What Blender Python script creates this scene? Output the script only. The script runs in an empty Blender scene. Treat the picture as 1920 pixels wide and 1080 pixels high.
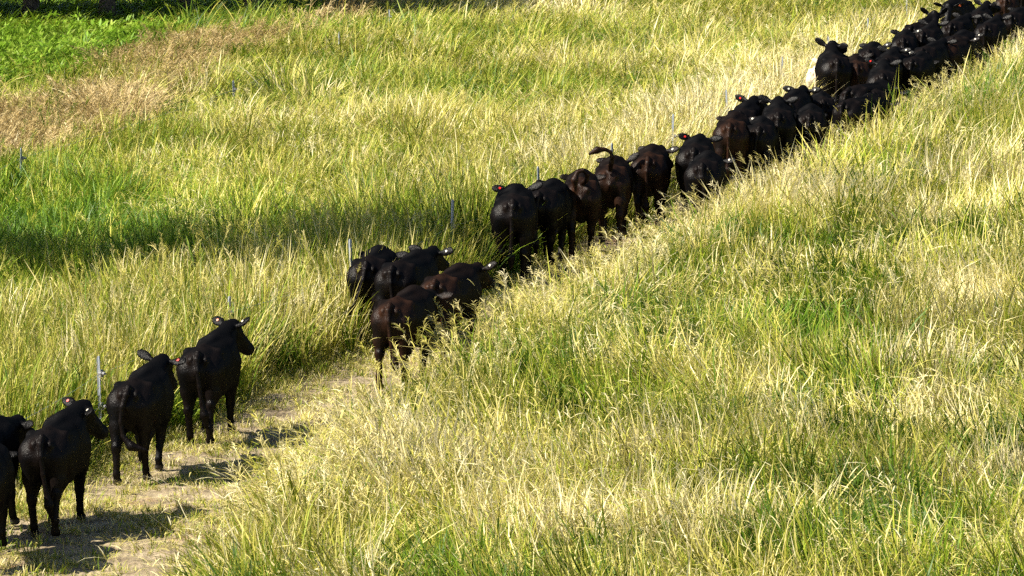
import bpy, bmesh, math, random
import numpy as np
import openvdb as vdb
from mathutils import Vector, Matrix

R = math.radians
rng = np.random.default_rng(7)
random.seed(7)
scene = bpy.context.scene
col = scene.collection

# ------------------------------------------------------------------ camera
CAM_H = 8.5                      # drone height above the paddock
FPX = 8000.0                     # focal length in pixels of the 1920 px frame
PITCH = math.atan(1020.0 / FPX)  # looking down
cam_d = bpy.data.cameras.new('camera')
cam_d.sensor_width = 36.0
cam_d.lens = 36.0 * FPX / 1920.0
cam_d.clip_start = 0.5
cam_d.clip_end = 3000.0
cam = bpy.data.objects.new('camera', cam_d)
col.objects.link(cam)
cam.location = (0, 0, CAM_H)
cam.rotation_euler = (math.pi / 2 - PITCH, 0, 0)
scene.camera = cam

# ------------------------------------------------------------------ sky, sun, exposure
SUN_EL = R(44)
SUN_FROM = Vector((-1.0, -0.22, 0)).normalized()      # compass direction the sun stands in
world = bpy.data.worlds.new('World')
scene.world = world
world.use_nodes = True
wn = world.node_tree.nodes
sky = wn.new('ShaderNodeTexSky')
sky.sky_type = 'NISHITA'
sky.sun_disc = False
sky.sun_elevation = SUN_EL
sky.sun_rotation = math.atan2(SUN_FROM.x, SUN_FROM.y)
wn['Background'].inputs['Strength'].default_value = 0.05
world.node_tree.links.new(sky.outputs[0], wn['Background'].inputs['Color'])
sun_d = bpy.data.lights.new('sun', 'SUN')
sun_d.energy = 5.0
sun_d.angle = R(0.5)
sun_d.color = (1.0, 0.93, 0.80)
sun = bpy.data.objects.new('sun', sun_d)
col.objects.link(sun)
sdir = Vector((SUN_FROM.x * math.cos(SUN_EL), SUN_FROM.y * math.cos(SUN_EL), math.sin(SUN_EL)))
sun.rotation_euler = sdir.to_track_quat('Z', 'Y').to_euler()
vs = scene.view_settings
vs.view_transform = 'Standard'
vs.look = 'None'
vs.gamma = 1.0
vs.use_curve_mapping = False
vs.exposure = 1.3
scene.cycles.max_bounces = 5
scene.cycles.diffuse_bounces = 2
scene.cycles.transmission_bounces = 2
scene.cycles.adaptive_threshold = 0.03
scene.cycles.use_denoising = False
scene.cycles.sample_clamp_indirect = 3.0
scene.cycles.transparent_max_bounces = 8

# ------------------------------------------------------------------ pixel <-> paddock
CP, SP = math.cos(PITCH), math.sin(PITCH)

def pix(x, y, z=0.0):
    """point at height z that photo pixel (x, y) looks at"""
    u, v = (x - 960) / FPX, (y - 540) / FPX
    d = Vector((u, CP - v * SP, -SP - v * CP))
    t = (z - CAM_H) / d.z
    return Vector((0, 0, CAM_H)) + d * t

def to_px(X, Y, Z=0.0):
    dz = Z - CAM_H
    dep = Y * CP - dz * SP
    up = Y * SP + dz * CP
    return 960 + FPX * X / dep, 540 - FPX * up / dep

def interp(x, pts):
    """piecewise linear with linear extrapolation"""
    xs = np.array([p[0] for p in pts], float); ys = np.array([p[1] for p in pts], float)
    y = np.interp(x, xs, ys)
    y = np.where(x < xs[0], ys[0] + (x - xs[0]) * (ys[1] - ys[0]) / (xs[1] - xs[0]), y)
    return np.where(x > xs[-1], ys[-1] + (x - xs[-1]) * (ys[-1] - ys[-2]) / (xs[-1] - xs[-2]), y)

# edges of the trodden track, as ground lines
LEFT_EDGE = [(0, 945), (183, 862), (332, 806), (462, 745), (621, 676), (900, 540), (1200, 395), (1500, 232), (1700, 120), (1920, 5)]
RIGHT_EDGE = [(200, 1400), (330, 1190), (430, 1070), (560, 950), (700, 855), (850, 745), (1000, 645), (1200, 545), (1400, 438), (1600, 324), (1920, 138)]

def vnoise(X, Y, s, seed=0):
    """smooth value noise, period s metres"""
    x = np.asarray(X) / s + 1000.0; y = np.asarray(Y) / s + 1000.0
    xi = np.floor(x).astype(np.int64); yi = np.floor(y).astype(np.int64)
    fx = x - xi; fy = y - yi
    fx = fx * fx * (3 - 2 * fx); fy = fy * fy * (3 - 2 * fy)
    def h(a, b):
        n = (a * 374761393 + b * 668265263 + seed * 974711) & 0x7fffffff
        n = ((n ^ (n >> 13)) * 1274126177) & 0x7fffffff
        return ((n ^ (n >> 16)) & 0xffff) / 65535.0
    return (h(xi, yi) * (1 - fx) + h(xi + 1, yi) * fx) * (1 - fy) + (h(xi, yi + 1) * (1 - fx) + h(xi + 1, yi + 1) * fx) * fy

def fbm(X, Y, s, seed=0):
    return 0.55 * vnoise(X, Y, s, seed) + 0.3 * vnoise(X, Y, s / 2.1, seed + 5) + 0.15 * vnoise(X, Y, s / 4.3, seed + 9)

# ------------------------------------------------------------------ materials
def new_mat(name):
    m = bpy.data.materials.new(name)
    m.use_nodes = True
    nt = m.node_tree
    return m, nt, nt.nodes['Principled BSDF'], nt.nodes['Material Output']

def N(nt, typ, **kw):
    n = nt.nodes.new(typ)
    for k, v in kw.items():
        setattr(n, k, v)
    return n

def ramp(nt, stops, interp_mode='LINEAR'):
    r = N(nt, 'ShaderNodeValToRGB')
    r.color_ramp.interpolation = interp_mode
    el = r.color_ramp.elements
    while len(el) < len(stops):
        el.new(0.5)
    for e, (p, c) in zip(el, stops):
        e.position = p; e.color = (*c, 1)
    return r

def grass_mat(name, stops, trans=0.26, spec=0.15, rough=0.45):
    m, nt, p, out = new_mat(name)
    L = nt.links.new
    tint = N(nt, 'ShaderNodeAttribute', attribute_type='INSTANCER', attribute_name='tint')
    bl = N(nt, 'ShaderNodeAttribute', attribute_type='GEOMETRY', attribute_name='blade')
    st = N(nt, 'ShaderNodeSeparateColor'); L(tint.outputs['Color'], st.inputs[0])
    sb = N(nt, 'ShaderNodeSeparateColor'); L(bl.outputs['Color'], sb.inputs[0])
    # dryness = clump dryness + blade's own age + a little toward the withered tip
    a = N(nt, 'ShaderNodeMath', operation='MULTIPLY_ADD'); L(sb.outputs[0], a.inputs[0]); a.inputs[1].default_value = 0.62; L(st.outputs[0], a.inputs[2])
    b = N(nt, 'ShaderNodeMath', operation='MULTIPLY_ADD'); L(sb.outputs[1], b.inputs[0]); b.inputs[1].default_value = 0.22; L(a.outputs[0], b.inputs[2])
    c = N(nt, 'ShaderNodeMath', operation='SUBTRACT', use_clamp=True); L(b.outputs[0], c.inputs[0]); c.inputs[1].default_value = 0.42
    r = ramp(nt, stops); L(c.outputs[0], r.inputs[0])
    br = N(nt, 'ShaderNodeMath', operation='MULTIPLY_ADD'); L(sb.outputs[2], br.inputs[0]); br.inputs[1].default_value = 0.7; L(st.outputs[1], br.inputs[2])
    mul = N(nt, 'ShaderNodeMix', data_type='RGBA', blend_type='MULTIPLY'); mul.inputs[0].default_value = 1
    L(r.outputs[0], mul.inputs[6]); L(br.outputs[0], mul.inputs[7])
    L(mul.outputs[2], p.inputs['Base Color'])
    p.inputs['Roughness'].default_value = rough
    p.inputs['Specular IOR Level'].default_value = spec
    tr = N(nt, 'ShaderNodeBsdfTranslucent'); L(mul.outputs[2], tr.inputs[0])
    mx = N(nt, 'ShaderNodeMixShader'); mx.inputs[0].default_value = trans
    L(p.outputs[0], mx.inputs[1]); L(tr.outputs[0], mx.inputs[2]); L(mx.outputs[0], out.inputs[0])
    return m

GRASS_STOPS = [(0.0, (0.05, 0.105, 0.008)), (0.2, (0.11, 0.195, 0.012)), (0.42, (0.24, 0.29, 0.022)),
               (0.62, (0.43, 0.39, 0.07)), (0.82, (0.64, 0.55, 0.21)), (1.0, (0.80, 0.72, 0.44))]
M_GRASS = grass_mat('grass_blades', GRASS_STOPS)
M_DRY = grass_mat('dry_brown_grass', [(0.0, (0.16, 0.17, 0.03)), (0.25, (0.27, 0.195, 0.065)), (0.6, (0.45, 0.34, 0.15)), (1.0, (0.68, 0.55, 0.30))])
M_LEAF = grass_mat('weed_leaves', [(0.0, (0.07, 0.14, 0.012)), (0.4, (0.19, 0.33, 0.025)), (0.7, (0.34, 0.46, 0.06)), (1.0, (0.56, 0.60, 0.2))], trans=0.42)
M_TREE = grass_mat('tree_leaves', [(0.0, (0.03, 0.06, 0.012)), (1.0, (0.09, 0.14, 0.03))], trans=0.25)

def ground_mat():
    m, nt, p, out = new_mat('thatch_and_soil')
    L = nt.links.new
    tc = N(nt, 'ShaderNodeTexCoord')
    n1 = N(nt, 'ShaderNodeTexNoise'); n1.inputs['Scale'].default_value = 0.35; n1.inputs['Detail'].default_value = 8
    n2 = N(nt, 'ShaderNodeTexNoise'); n2.inputs['Scale'].default_value = 9; n2.inputs['Detail'].default_value = 6
    L(tc.outputs['Object'], n1.inputs[0]); L(tc.outputs['Object'], n2.inputs[0])
    r1 = ramp(nt, [(0.3, (0.07, 0.085, 0.02)), (0.5, (0.13, 0.11, 0.045)), (0.7, (0.20, 0.16, 0.08))])
    r2 = ramp(nt, [(0.3, (0.5, 0.5, 0.5)), (0.7, (1.1, 1.1, 1.1))])
    L(n1.outputs[0], r1.inputs[0]); L(n2.outputs[0], r2.inputs[0])
    mu = N(nt, 'ShaderNodeMix', data_type='RGBA', blend_type='MULTIPLY'); mu.inputs[0].default_value = 1
    L(r1.outputs[0], mu.inputs[6]); L(r2.outputs[0], mu.inputs[7]); L(mu.outputs[2], p.inputs['Base Color'])
    bp = N(nt, 'ShaderNodeBump'); bp.inputs['Strength'].default_value = 0.6; bp.inputs['Distance'].default_value = 0.04
    L(n2.outputs[0], bp.inputs['Height']); L(bp.outputs[0], p.inputs['Normal'])
    p.inputs['Roughness'].default_value = 0.95
    return m

def track_mat():
    m, nt, p, out = new_mat('trodden_earth')
    L = nt.links.new
    tc = N(nt, 'ShaderNodeTexCoord')
    def noise(sc, det=6, rough=0.6):
        n = N(nt, 'ShaderNodeTexNoise'); n.inputs['Scale'].default_value = sc; n.inputs['Detail'].default_value = det
        n.inputs['Roughness'].default_value = rough; L(tc.outputs['Object'], n.inputs[0]); return n
    a, b, c = noise(0.9), noise(14, 8, 0.7), noise(3.2, 5)
    ra = ramp(nt, [(0.32, (0.17, 0.13, 0.08)), (0.5, (0.29, 0.23, 0.145)), (0.66, (0.42, 0.345, 0.225))])
    L(c.outputs[0], ra.inputs[0])
    rb = ramp(nt, [(0.25, (0.45, 0.42, 0.38)), (0.62, (1.1, 1.1, 1.1))]); L(b.outputs[0], rb.inputs[0])
    mu = N(nt, 'ShaderNodeMix', data_type='RGBA', blend_type='MULTIPLY'); mu.inputs[0].default_value = 0.9
    L(ra.outputs[0], mu.inputs[6]); L(rb.outputs[0], mu.inputs[7])
    red = ramp(nt, [(0.60, (0, 0, 0)), (0.72, (1, 1, 1))]); L(a.outputs[0], red.inputs[0])
    m2 = N(nt, 'ShaderNodeMix', data_type='RGBA'); L(red.outputs[0], m2.inputs[0]); L(mu.outputs[2], m2.inputs[6]); m2.inputs[7].default_value = (0.27, 0.15, 0.075, 1)
    L(m2.outputs[2], p.inputs['Base Color'])
    bp = N(nt, 'ShaderNodeBump'); bp.inputs['Strength'].default_value = 0.9; bp.inputs['Distance'].default_value = 0.03
    L(b.outputs[0], bp.inputs['Height']); L(bp.outputs[0], p.inputs['Normal'])
    p.inputs['Roughness'].default_value = 0.95; p.inputs['Specular IOR Level'].default_value = 0.2
    return m

def coat_mat(name, base, fade, amount, spec=0.013, rough=0.33):
    """short glossy coat; `fade` is the sun-bleached colour on rump, flank and thighs"""
    m, nt, p, out = new_mat(name)
    L = nt.links.new
    tc = N(nt, 'ShaderNodeTexCoord')
    n1 = N(nt, 'ShaderNodeTexNoise'); n1.inputs['Scale'].default_value = 3.4; n1.inputs['Detail'].default_value = 5
    mp = N(nt, 'ShaderNodeMapping'); mp.inputs['Scale'].default_value = (26, 60, 20)
    n2 = N(nt, 'ShaderNodeTexNoise'); n2.inputs['Scale'].default_value = 1.6; n2.inputs['Detail'].default_value = 4
    L(tc.outputs['Object'], n1.inputs[0]); L(tc.outputs['Object'], mp.inputs[0]); L(mp.outputs[0], n2.inputs[0])
    sx = N(nt, 'ShaderNodeSeparateXYZ'); L(tc.outputs['Object'], sx.inputs[0])
    hz = N(nt, 'ShaderNodeMapRange'); hz.inputs[1].default_value = -0.2; hz.inputs[2].default_value = -0.75
    L(sx.outputs[0], hz.inputs[0])
    mm = N(nt, 'ShaderNodeMath', operation='MULTIPLY_ADD'); L(hz.outputs[0], mm.inputs[0]); mm.inputs[1].default_value = 0.28; L(n1.outputs[0], mm.inputs[2])
    r = ramp(nt, [(0.60, (0, 0, 0)), (0.98, (amount,) * 3)]); L(mm.outputs[0], r.inputs[0])
    mx = N(nt, 'ShaderNodeMix', data_type='RGBA'); L(r.outputs[0], mx.inputs[0]); mx.inputs[6].default_value = (*base, 1); mx.inputs[7].default_value = (*fade, 1)
    # dusty grey hoof and pastern
    hf = N(nt, 'ShaderNodeMapRange'); hf.inputs[1].default_value = 0.085; hf.inputs[2].default_value = 0.05; L(sx.outputs[2], hf.inputs[0])
    m2 = N(nt, 'ShaderNodeMix', data_type='RGBA'); L(hf.outputs[0], m2.inputs[0]); L(mx.outputs[2], m2.inputs[6]); m2.inputs[7].default_value = (0.05, 0.045, 0.04, 1)
    L(m2.outputs[2], p.inputs['Base Color'])
    rr = N(nt, 'ShaderNodeMapRange'); rr.inputs[3].default_value = rough - 0.05; rr.inputs[4].default_value = rough + 0.18; L(n1.outputs[0], rr.inputs[0]); L(rr.outputs[0], p.inputs['Roughness'])
    p.inputs['IOR'].default_value = 1.0; p.inputs['Specular IOR Level'].default_value = 0.0
    gl = N(nt, 'ShaderNodeBsdfGlossy'); L(rr.outputs[0], gl.inputs['Roughness'])
    ms = N(nt, 'ShaderNodeMixShader'); ms.inputs[0].default_value = spec
    L(p.outputs[0], ms.inputs[1]); L(gl.outputs[0], ms.inputs[2]); L(ms.outputs[0], out.inputs[0])
    bp = N(nt, 'ShaderNodeBump'); bp.inputs['Strength'].default_value = 0.5; bp.inputs['Distance'].default_value = 0.02
    n3 = N(nt, 'ShaderNodeTexNoise'); n3.inputs['Scale'].default_value = 7.5; n3.inputs['Detail'].default_value = 3; L(tc.outputs['Object'], n3.inputs[0])
    ad = N(nt, 'ShaderNodeMath', operation='MULTIPLY_ADD'); L(n3.outputs[0], ad.inputs[0]); ad.inputs[1].default_value = 0.8; L(n2.outputs[0], ad.inputs[2])
    L(ad.outputs[0], bp.inputs['Height']); L(bp.outputs[0], p.inputs['Normal']); L(bp.outputs[0], gl.inputs['Normal'])
    return m

def plain_mat(name, c, rough=0.5, metal=0.0, noise=0.15, scale=40):
    m, nt, p, out = new_mat(name)
    tc = N(nt, 'ShaderNodeTexCoord'); n = N(nt, 'ShaderNodeTexNoise'); n.inputs['Scale'].default_value = scale
    nt.links.new(tc.outputs['Object'], n.inputs[0])
    r = ramp(nt, [(0.3, tuple(v * (1 - noise) for v in c)), (0.7, tuple(min(1, v * (1 + noise)) for v in c))])
    nt.links.new(n.outputs[0], r.inputs[0]); nt.links.new(r.outputs[0], p.inputs['Base Color'])
    p.inputs['Roughness'].default_value = rough; p.inputs['Metallic'].default_value = metal
    return m

M_GROUND, M_TRACK = ground_mat(), track_mat()
COAT = {'black': coat_mat('black_coat', (0.0026, 0.0024, 0.0026), (0.010, 0.005, 0.0035), 0.6),
        'brown': coat_mat('brown_black_coat', (0.0055, 0.0036, 0.003), (0.075, 0.028, 0.012), 0.34, rough=0.32),
        'cream': coat_mat('cream_coat', (0.62, 0.53, 0.40), (0.5, 0.38, 0.24), 0.5, spec=0.02, rough=0.55)}
M_STEEL = plain_mat('galvanised_steel', (0.34, 0.37, 0.42), 0.5, 0.4)
M_PLASTIC = plain_mat('grey_insulator', (0.2, 0.2, 0.21), 0.5)
M_RED = plain_mat('red_tag', (0.75, 0.03, 0.02), 0.4, noise=0.05)
M_PINK = plain_mat('orange_tag', (0.80, 0.14, 0.05), 0.4, noise=0.05)
M_WHITE = plain_mat('white_tag', (0.62, 0.59, 0.48), 0.5, noise=0.05)
M_BARK = plain_mat('bark', (0.13, 0.10, 0.075), 0.9, noise=0.4, scale=12)

# ------------------------------------------------------------------ object helpers
def link(name, me, mat=None, parent=None):
    o = bpy.data.objects.new(name, me)
    col.objects.link(o)
    if mat and not me.materials:
        me.materials.append(mat)
    if parent:
        o.parent = parent
    return o

def empty(name, loc=(0, 0, 0), rz=0.0):
    o = bpy.data.objects.new(name, None)
    o.empty_display_size = 0.2
    col.objects.link(o)
    o.location = loc
    o.rotation_euler = (0, 0, rz)
    return o

def tag(o, label=None, cat=None, group=None, kind=None):
    for k, v in (('label', label), ('category', cat), ('group', group), ('kind', kind)):
        if v:
            o[k] = v

def mesh_np(name, verts, faces, smooth=False):
    me = bpy.data.meshes.new(name)
    me.from_pydata([tuple(v) for v in verts], [], [tuple(f) for f in faces])
    if smooth:
        me.polygons.foreach_set('use_smooth', [True] * len(me.polygons))
    me.update()
    return me

# ------------------------------------------------------------------ ground and track
def build_ground():
    v = [(-1500, -600, 0), (1500, -600, 0), (1500, 2400, 0), (-1500, 2400, 0)]
    g = link('ground', mesh_np('ground', v, [(0, 1, 2, 3)]), M_GROUND)
    tag(g, 'thatch and soil under the paddock grass', 'ground', kind='structure')
    # track: strip between the two edges, rising a few centimetres with hoof-trodden lumps
    xs = np.arange(-260, 2300, 3.0)
    nv = 44
    vv, ff = [], []
    for i, x in enumerate(xs):
        a = pix(x, float(interp(x, LEFT_EDGE)) - 14); b = pix(x, float(interp(x, RIGHT_EDGE)) + 16)
        for j in range(nv):
            t = j / (nv - 1)
            p = a.lerp(b, t)
            e = min(1, min(t, 1 - t) * 7)
            z = -0.03 + e * (0.045 + 0.05 * (fbm(p.x, p.y, 0.9, 3) - 0.3) + 0.05 * max(0, vnoise(p.x, p.y, 0.26, 8) - 0.55) - 0.09 * max(0, vnoise(p.x, p.y, 0.2, 9) - 0.66))
            vv.append((p.x, p.y, float(z)))
    for i in range(len(xs) - 1):
        for j in range(nv - 1):
            ff.append((i * nv + j, i * nv + j + 1, (i + 1) * nv + j + 1, (i + 1) * nv + j))
    t = link('track', mesh_np('track', vv, ff, True), M_TRACK)
    tag(t, 'trodden earth cattle track between tall grass', 'track', kind='structure')
build_ground()

# ------------------------------------------------------------------ cattle
H = 0.018

class Field:
    def __init__(self, lo, hi):
        self.lo = np.array(lo, float)
        self.n = np.ceil((np.array(hi) - self.lo) / H).astype(int) + 1
        self.d = np.full(self.n, 0.3, np.float32)
        self.ax = [(self.lo[i] + H * np.arange(self.n[i])).astype(np.float32) for i in range(3)]
    def sub(self, lo, hi):
        s = []
        for i in range(3):
            a = max(0, int((lo[i] - self.lo[i]) / H)); b = min(self.n[i], int((hi[i] - self.lo[i]) / H) + 2)
            s.append(slice(a, max(a, b)))
        X = self.ax[0][s[0]][:, None, None]; Y = self.ax[1][s[1]][None, :, None]; Z = self.ax[2][s[2]][None, None, :]
        return tuple(s), X, Y, Z
    def blend(self, s, d, k):
        o = self.d[s]
        h = np.maximum(k - np.abs(o - d), 0) / k
        self.d[s] = np.minimum(o, d) - h * h * k * 0.25
    def cone(self, a, b, ra, rb, k=0.04):
        a = np.array(a, float); b = np.array(b, float); m = max(ra, rb) + k + 0.08
        s, X, Y, Z = self.sub(np.minimum(a, b) - m, np.maximum(a, b) + m)
        ab = b - a; L2 = max(float(ab @ ab), 1e-9)
        px, py, pz = X - a[0], Y - a[1], Z - a[2]
        t = np.clip((px * ab[0] + py * ab[1] + pz * ab[2]) / L2, 0, 1)
        d = np.sqrt((px - t * ab[0]) ** 2 + (py - t * ab[1]) ** 2 + (pz - t * ab[2]) ** 2) - (ra + (rb - ra) * t)
        self.blend(s, d, k)
    def chain(self, pts, rs, k=0.04):
        for i in range(len(pts) - 1):
            self.cone(pts[i], pts[i + 1], rs[i], rs[i + 1], k)
    def ell(self, c, r, k=0.05, M=None):
        c = np.array(c, float); r = np.array(r, float); m = max(r) + k + 0.06
        s, X, Y, Z = self.sub(c - m, c + m)
        px, py, pz = X - c[0], Y - c[1], Z - c[2]
        if M is None:
            q = (px, py, pz)
        else:
            q = [px * M[i][0] + py * M[i][1] + pz * M[i][2] for i in range(3)]
        k0 = np.sqrt((q[0] / r[0]) ** 2 + (q[1] / r[1]) ** 2 + (q[2] / r[2]) ** 2)
        k1 = np.sqrt((q[0] / r[0] ** 2) ** 2 + (q[1] / r[1] ** 2) ** 2 + (q[2] / r[2] ** 2) ** 2) + 1e-6
        self.blend(s, k0 * (k0 - 1) / k1, k)
    def dent(self, c, r, k=0.06):
        c = np.array(c, float); r = np.array(r, float); m = max(r) + k + .02
        s, X, Y, Z = self.sub(c - m, c + m)
        k0 = np.sqrt(((X - c[0]) / r[0]) ** 2 + ((Y - c[1]) / r[1]) ** 2 + ((Z - c[2]) / r[2]) ** 2)
        d = -(k0 - 1) * min(r)
        o = self.d[s]
        h = np.maximum(k - np.abs(o - d), 0) / k
        self.d[s] = np.maximum(o, d) + h * h * k * 0.25
    def trunk(self, tab):
        t = np.array(tab)
        s, X, Y, Z = self.sub((t[0, 0] - .1, -.5, .3), (t[-1, 0] + .1, .5, 1.45))
        x = X.ravel()
        top = np.interp(x, t[:, 0], t[:, 1]); bot = np.interp(x, t[:, 0], t[:, 2]); w = np.interp(x, t[:, 0], t[:, 3])
        ker = np.array([1, 2, 3, 2, 1]) / 9.0
        sm = lambda a: np.convolve(np.pad(a, 2, mode='edge'), ker, 'valid')
        top, bot, w = sm(top), sm(bot), sm(w)
        c = ((top + bot) / 2)[:, None, None]; h = ((top - bot) / 2)[:, None, None]; w = w[:, None, None]
        q = (np.abs(Y / w) ** 2.4 + np.abs((Z - c) / h) ** 2.4) ** (1 / 2.4)
        d = (q - 1) * np.minimum(w, h)
        over = np.maximum(np.maximum(t[0, 0] - X, X - t[-1, 0]), 0)
        self.blend(s, (d + over).astype(np.float32), 0.02)

TAILS = {   # centre line behind the body, (x, y, z); last points are the brush
    'hang': [(-.74, 0, 1.205), (-.84, 0, 1.14), (-.885, .01, 1.0), (-.89, .01, .8), (-.88, .02, .58), (-.88, .02, .44), (-.87, .02, .28)],
    'hang_r': [(-.74, 0, 1.205), (-.83, 0, 1.14), (-.87, -.02, 1.0), (-.875, -.04, .8), (-.87, -.07, .6), (-.86, -.10, .44), (-.84, -.13, .28)],
    'sweep_r': [(-.74, 0, 1.205), (-.83, .01, 1.13), (-.87, .05, .98), (-.88, .07, .8), (-.88, .04, .62), (-.88, -.06, .50), (-.86, -.24, .45)],
    'sweep_l': [(-.74, 0, 1.205), (-.83, 0, 1.13), (-.89, .02, .98), (-.92, .07, .8), (-.94, .15, .62), (-.95, .26, .48), (-.95, .40, .36)],
    'over': [(-.72, -.02, 1.22), (-.80, -.08, 1.27), (-.84, -.10, 1.36), (-.86, -.03, 1.43), (-.88, .06, 1.40), (-.90, .10, 1.28), (-.90, .09, 1.12)],
    'up': [(-.72, 0, 1.22), (-.78, -.02, 1.32), (-.81, -.04, 1.42), (-.82, -.01, 1.50), (-.84, .08, 1.54), (-.86, .20, 1.53), (-.88, .32, 1.47)],
}

def cow_mesh(name, legs, neck_yaw=0, neck_pitch=14, head_yaw=0, head_pitch=-30, tail='hang', fat=1.0, ears=(0.0, 0.0)):
    tp = np.array(TAILS[tail])
    ny, npit = R(neck_yaw), R(neck_pitch)
    nd = np.array([math.cos(npit) * math.cos(ny), math.cos(npit) * math.sin(ny), math.sin(npit)])
    N0 = np.array([.60, 0, 1.03]); P = N0 + nd * 0.43
    hy, hp = R(head_yaw), R(head_pitch)
    hd = np.array([math.cos(hp) * math.cos(hy), math.cos(hp) * math.sin(hy), math.sin(hp)])
    lat = np.array([-math.sin(hy), math.cos(hy), 0.0])      # the animal's left
    up = np.cross(hd, lat); up /= np.linalg.norm(up)
    M = P + hd * .43
    pts = np.array([P + lat * .4, P - lat * .4, M, tp.min(0), tp.max(0), (-.98, -.5, 0), (.98, .5, 1.42)])
    f = Field(pts.min(0) - .15, pts.max(0) + .15)
    W = fat * .89
    f.trunk([(-.79, 1.06, .88, .07), (-.755, 1.17, .80, .15), (-.68, 1.225, .73, .205 * W), (-.56, 1.25, .68, .235 * W), (-.44, 1.262, .645, .255 * W),
             (-.28, 1.255, .60, .265 * W), (-.08, 1.243, .555, .30 * W), (.12, 1.238, .53, .315 * W), (.30, 1.245, .525, .30 * W),
             (.46, 1.262, .53, .265 * W), (.60, 1.235, .57, .215), (.72, 1.15, .66, .15), (.79, 1.03, .80, .07)])
    # hips, pins, spine, shoulder blades, brisket
    for s in (-1, 1):
        f.dent((-.20, s * (.34 * W), 1.10), (.14, .085, .11), .07)      # hollow before the hip
        f.dent((-.61, s * .25, 1.19), (.14, .07, .08), .06)             # slope from hip to pin
        f.dent((.24, s * (.375 * W), .92), (.05, .07, .26), .06)        # crease behind the shoulder
        f.ell((-.42, s * .20, 1.172), (.08, .055, .055), .075)
        f.ell((-.745, s * .095, 1.105), (.05, .04, .06), .045)
        f.ell((.43, s * .215 * W, .98), (.14, .07, .24), .07)
        f.ell((.55, s * .17, .80), (.11, .08, .12), .06)
        f.ell((-.54, s * .165, .92), (.20, .105, .25), .07)       # round of the thigh
    f.cone((-.5, 0, 1.228), (.42, 0, 1.24), .03, .05, .05)
    f.ell((.44, 0, 1.235), (.16, .07, .06), .06)
    f.ell((.67, 0, .72), (.14, .095, .17), .09)
    f.ell((-.22, 0, .60), (.10, .07, .07), .06)
    # neck and head
    f.cone((.50, 0, 1.03), P - up * .03, .245, .115, .10)
    f.cone((.44, 0, 1.18), P + up * .03 - nd * .03, .11, .075, .10)
    f.cone((.64, 0, .86), P + hd * .03 - up * .07, .165, .075, .10)
    f.ell(P + hd * .05, (.125, .125, .115), .03); f.ell(P + hd * .12 - up * .08, (.10, .085, .09), .04)
    f.chain([P + hd * .08, P + hd * .26, P + hd * .41], [.118, .080, .076], .04)
    f.ell(M - hd * .01 - up * .015, (.082, .088, .08), .025)
    f.chain([P + hd * .08 - up * .09, P + hd * .22 - up * .095, P + hd * .38 - up * .05], [.09, .07, .052], .04)
    f.ell(P + up * .10 + hd * .01, (.055, .065, .05), .06)
    ear_info = {}
    for s, tilt in ((1, ears[0]), (-1, ears[1])):
        ta = R(tilt)
        ed = s * lat * math.cos(ta) * .97 + up * (math.sin(ta) + .02) - hd * .22
        ed /= np.linalg.norm(ed)
        e0 = P + s * lat * .115 + up * .035
        thin = hd - ed * (hd @ ed); thin /= np.linalg.norm(thin)
        wide = np.cross(ed, thin)
        f.cone(e0, e0 + ed * .06, .035, .026, .03)
        f.ell(e0 + ed * .15, (.125, .070, .019), .02, [ed, wide, thin])
        ear_info[s] = (e0 + ed * .15, ed, wide, thin)
        f.ell(P + s * lat * .085 + hd * .12 + up * .045, (.035, .03, .03), .03)   # brow
    # legs: dx = how far the foot is ahead of its neutral place, lift = foot off the ground
    for key, s, hind in (('LH', 1, 1), ('RH', -1, 1), ('LF', 1, 0), ('RF', -1, 0)):
        dx, lift = legs[key]
        if hind:
            y = s * .165
            stif = np.array([-.36 + .30 * dx, y * 1.05, .70 + .25 * lift])
            hock = np.array([-.66 + .62 * dx - .1 * lift, y * .92, .455 + .7 * lift])
            fet = np.array([-.62 + .95 * dx - .75 * lift, y * .88, .145 + .85 * lift])
            toe = np.array([-.575 + dx - 1.0 * lift, y * .88, .05 + .55 * lift])
            f.chain([(-.56, y * .9, .98), stif], [.165, .125], .08)
            f.chain([(-.67, y * .85, .95), (-.64 + .3 * dx, y * .98, .70), hock], [.115, .088, .048], .05)
            f.chain([stif, hock, fet, toe], [.112, .050, .040, .046], .035)
            f.cone(hock, hock + np.array([-.03, 0, .03]), .05, .035, .03)
        else:
            y = s * .17
            elb = np.array([.42 + .2 * dx, y, .68 + .15 * lift])
            kne = np.array([.46 + .55 * dx + .25 * lift, y * .9, .385 + .45 * lift])
            fet = np.array([.455 + .92 * dx - .5 * lift, y * .86, .14 + .75 * lift])
            toe = np.array([.495 + dx - .75 * lift, y * .86, .05 + .5 * lift])
            f.chain([(.47, y, .92), elb], [.135, .112], .08)
            f.chain([elb, kne, fet, toe], [.095, .054, .039, .046], .035)
        z0 = toe[2]
        f.ell((toe[0] + .015, toe[1] + .026, max(z0 - .008, .042)), (.058, .03, .045), .012)
        f.ell((toe[0] + .015, toe[1] - .026, max(z0 - .008, .042)), (.058, .03, .045), .012)
    # tail: thick root, thin rope, brush of hair
    f.chain(tp[:5], [.042, .038, .032, .028, .028], .02)
    f.chain(tp[4:], [.03, .056, .022], .02)
    f.d = np.maximum(f.d, 0.004 - f.ax[2][None, None, :])
    g = vdb.FloatGrid(1.0)
    g.copyFromArray(f.d)
    p, q = g.convertToQuads(isovalue=0.0)
    p = p * H + f.lo
    me = bpy.data.meshes.new(name)
    me.vertices.add(len(p)); me.vertices.foreach_set('co', p.astype(np.float32).ravel())
    me.loops.add(q.size); me.loops.foreach_set('vertex_index', q[:, ::-1].astype(np.int32).ravel())
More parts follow.
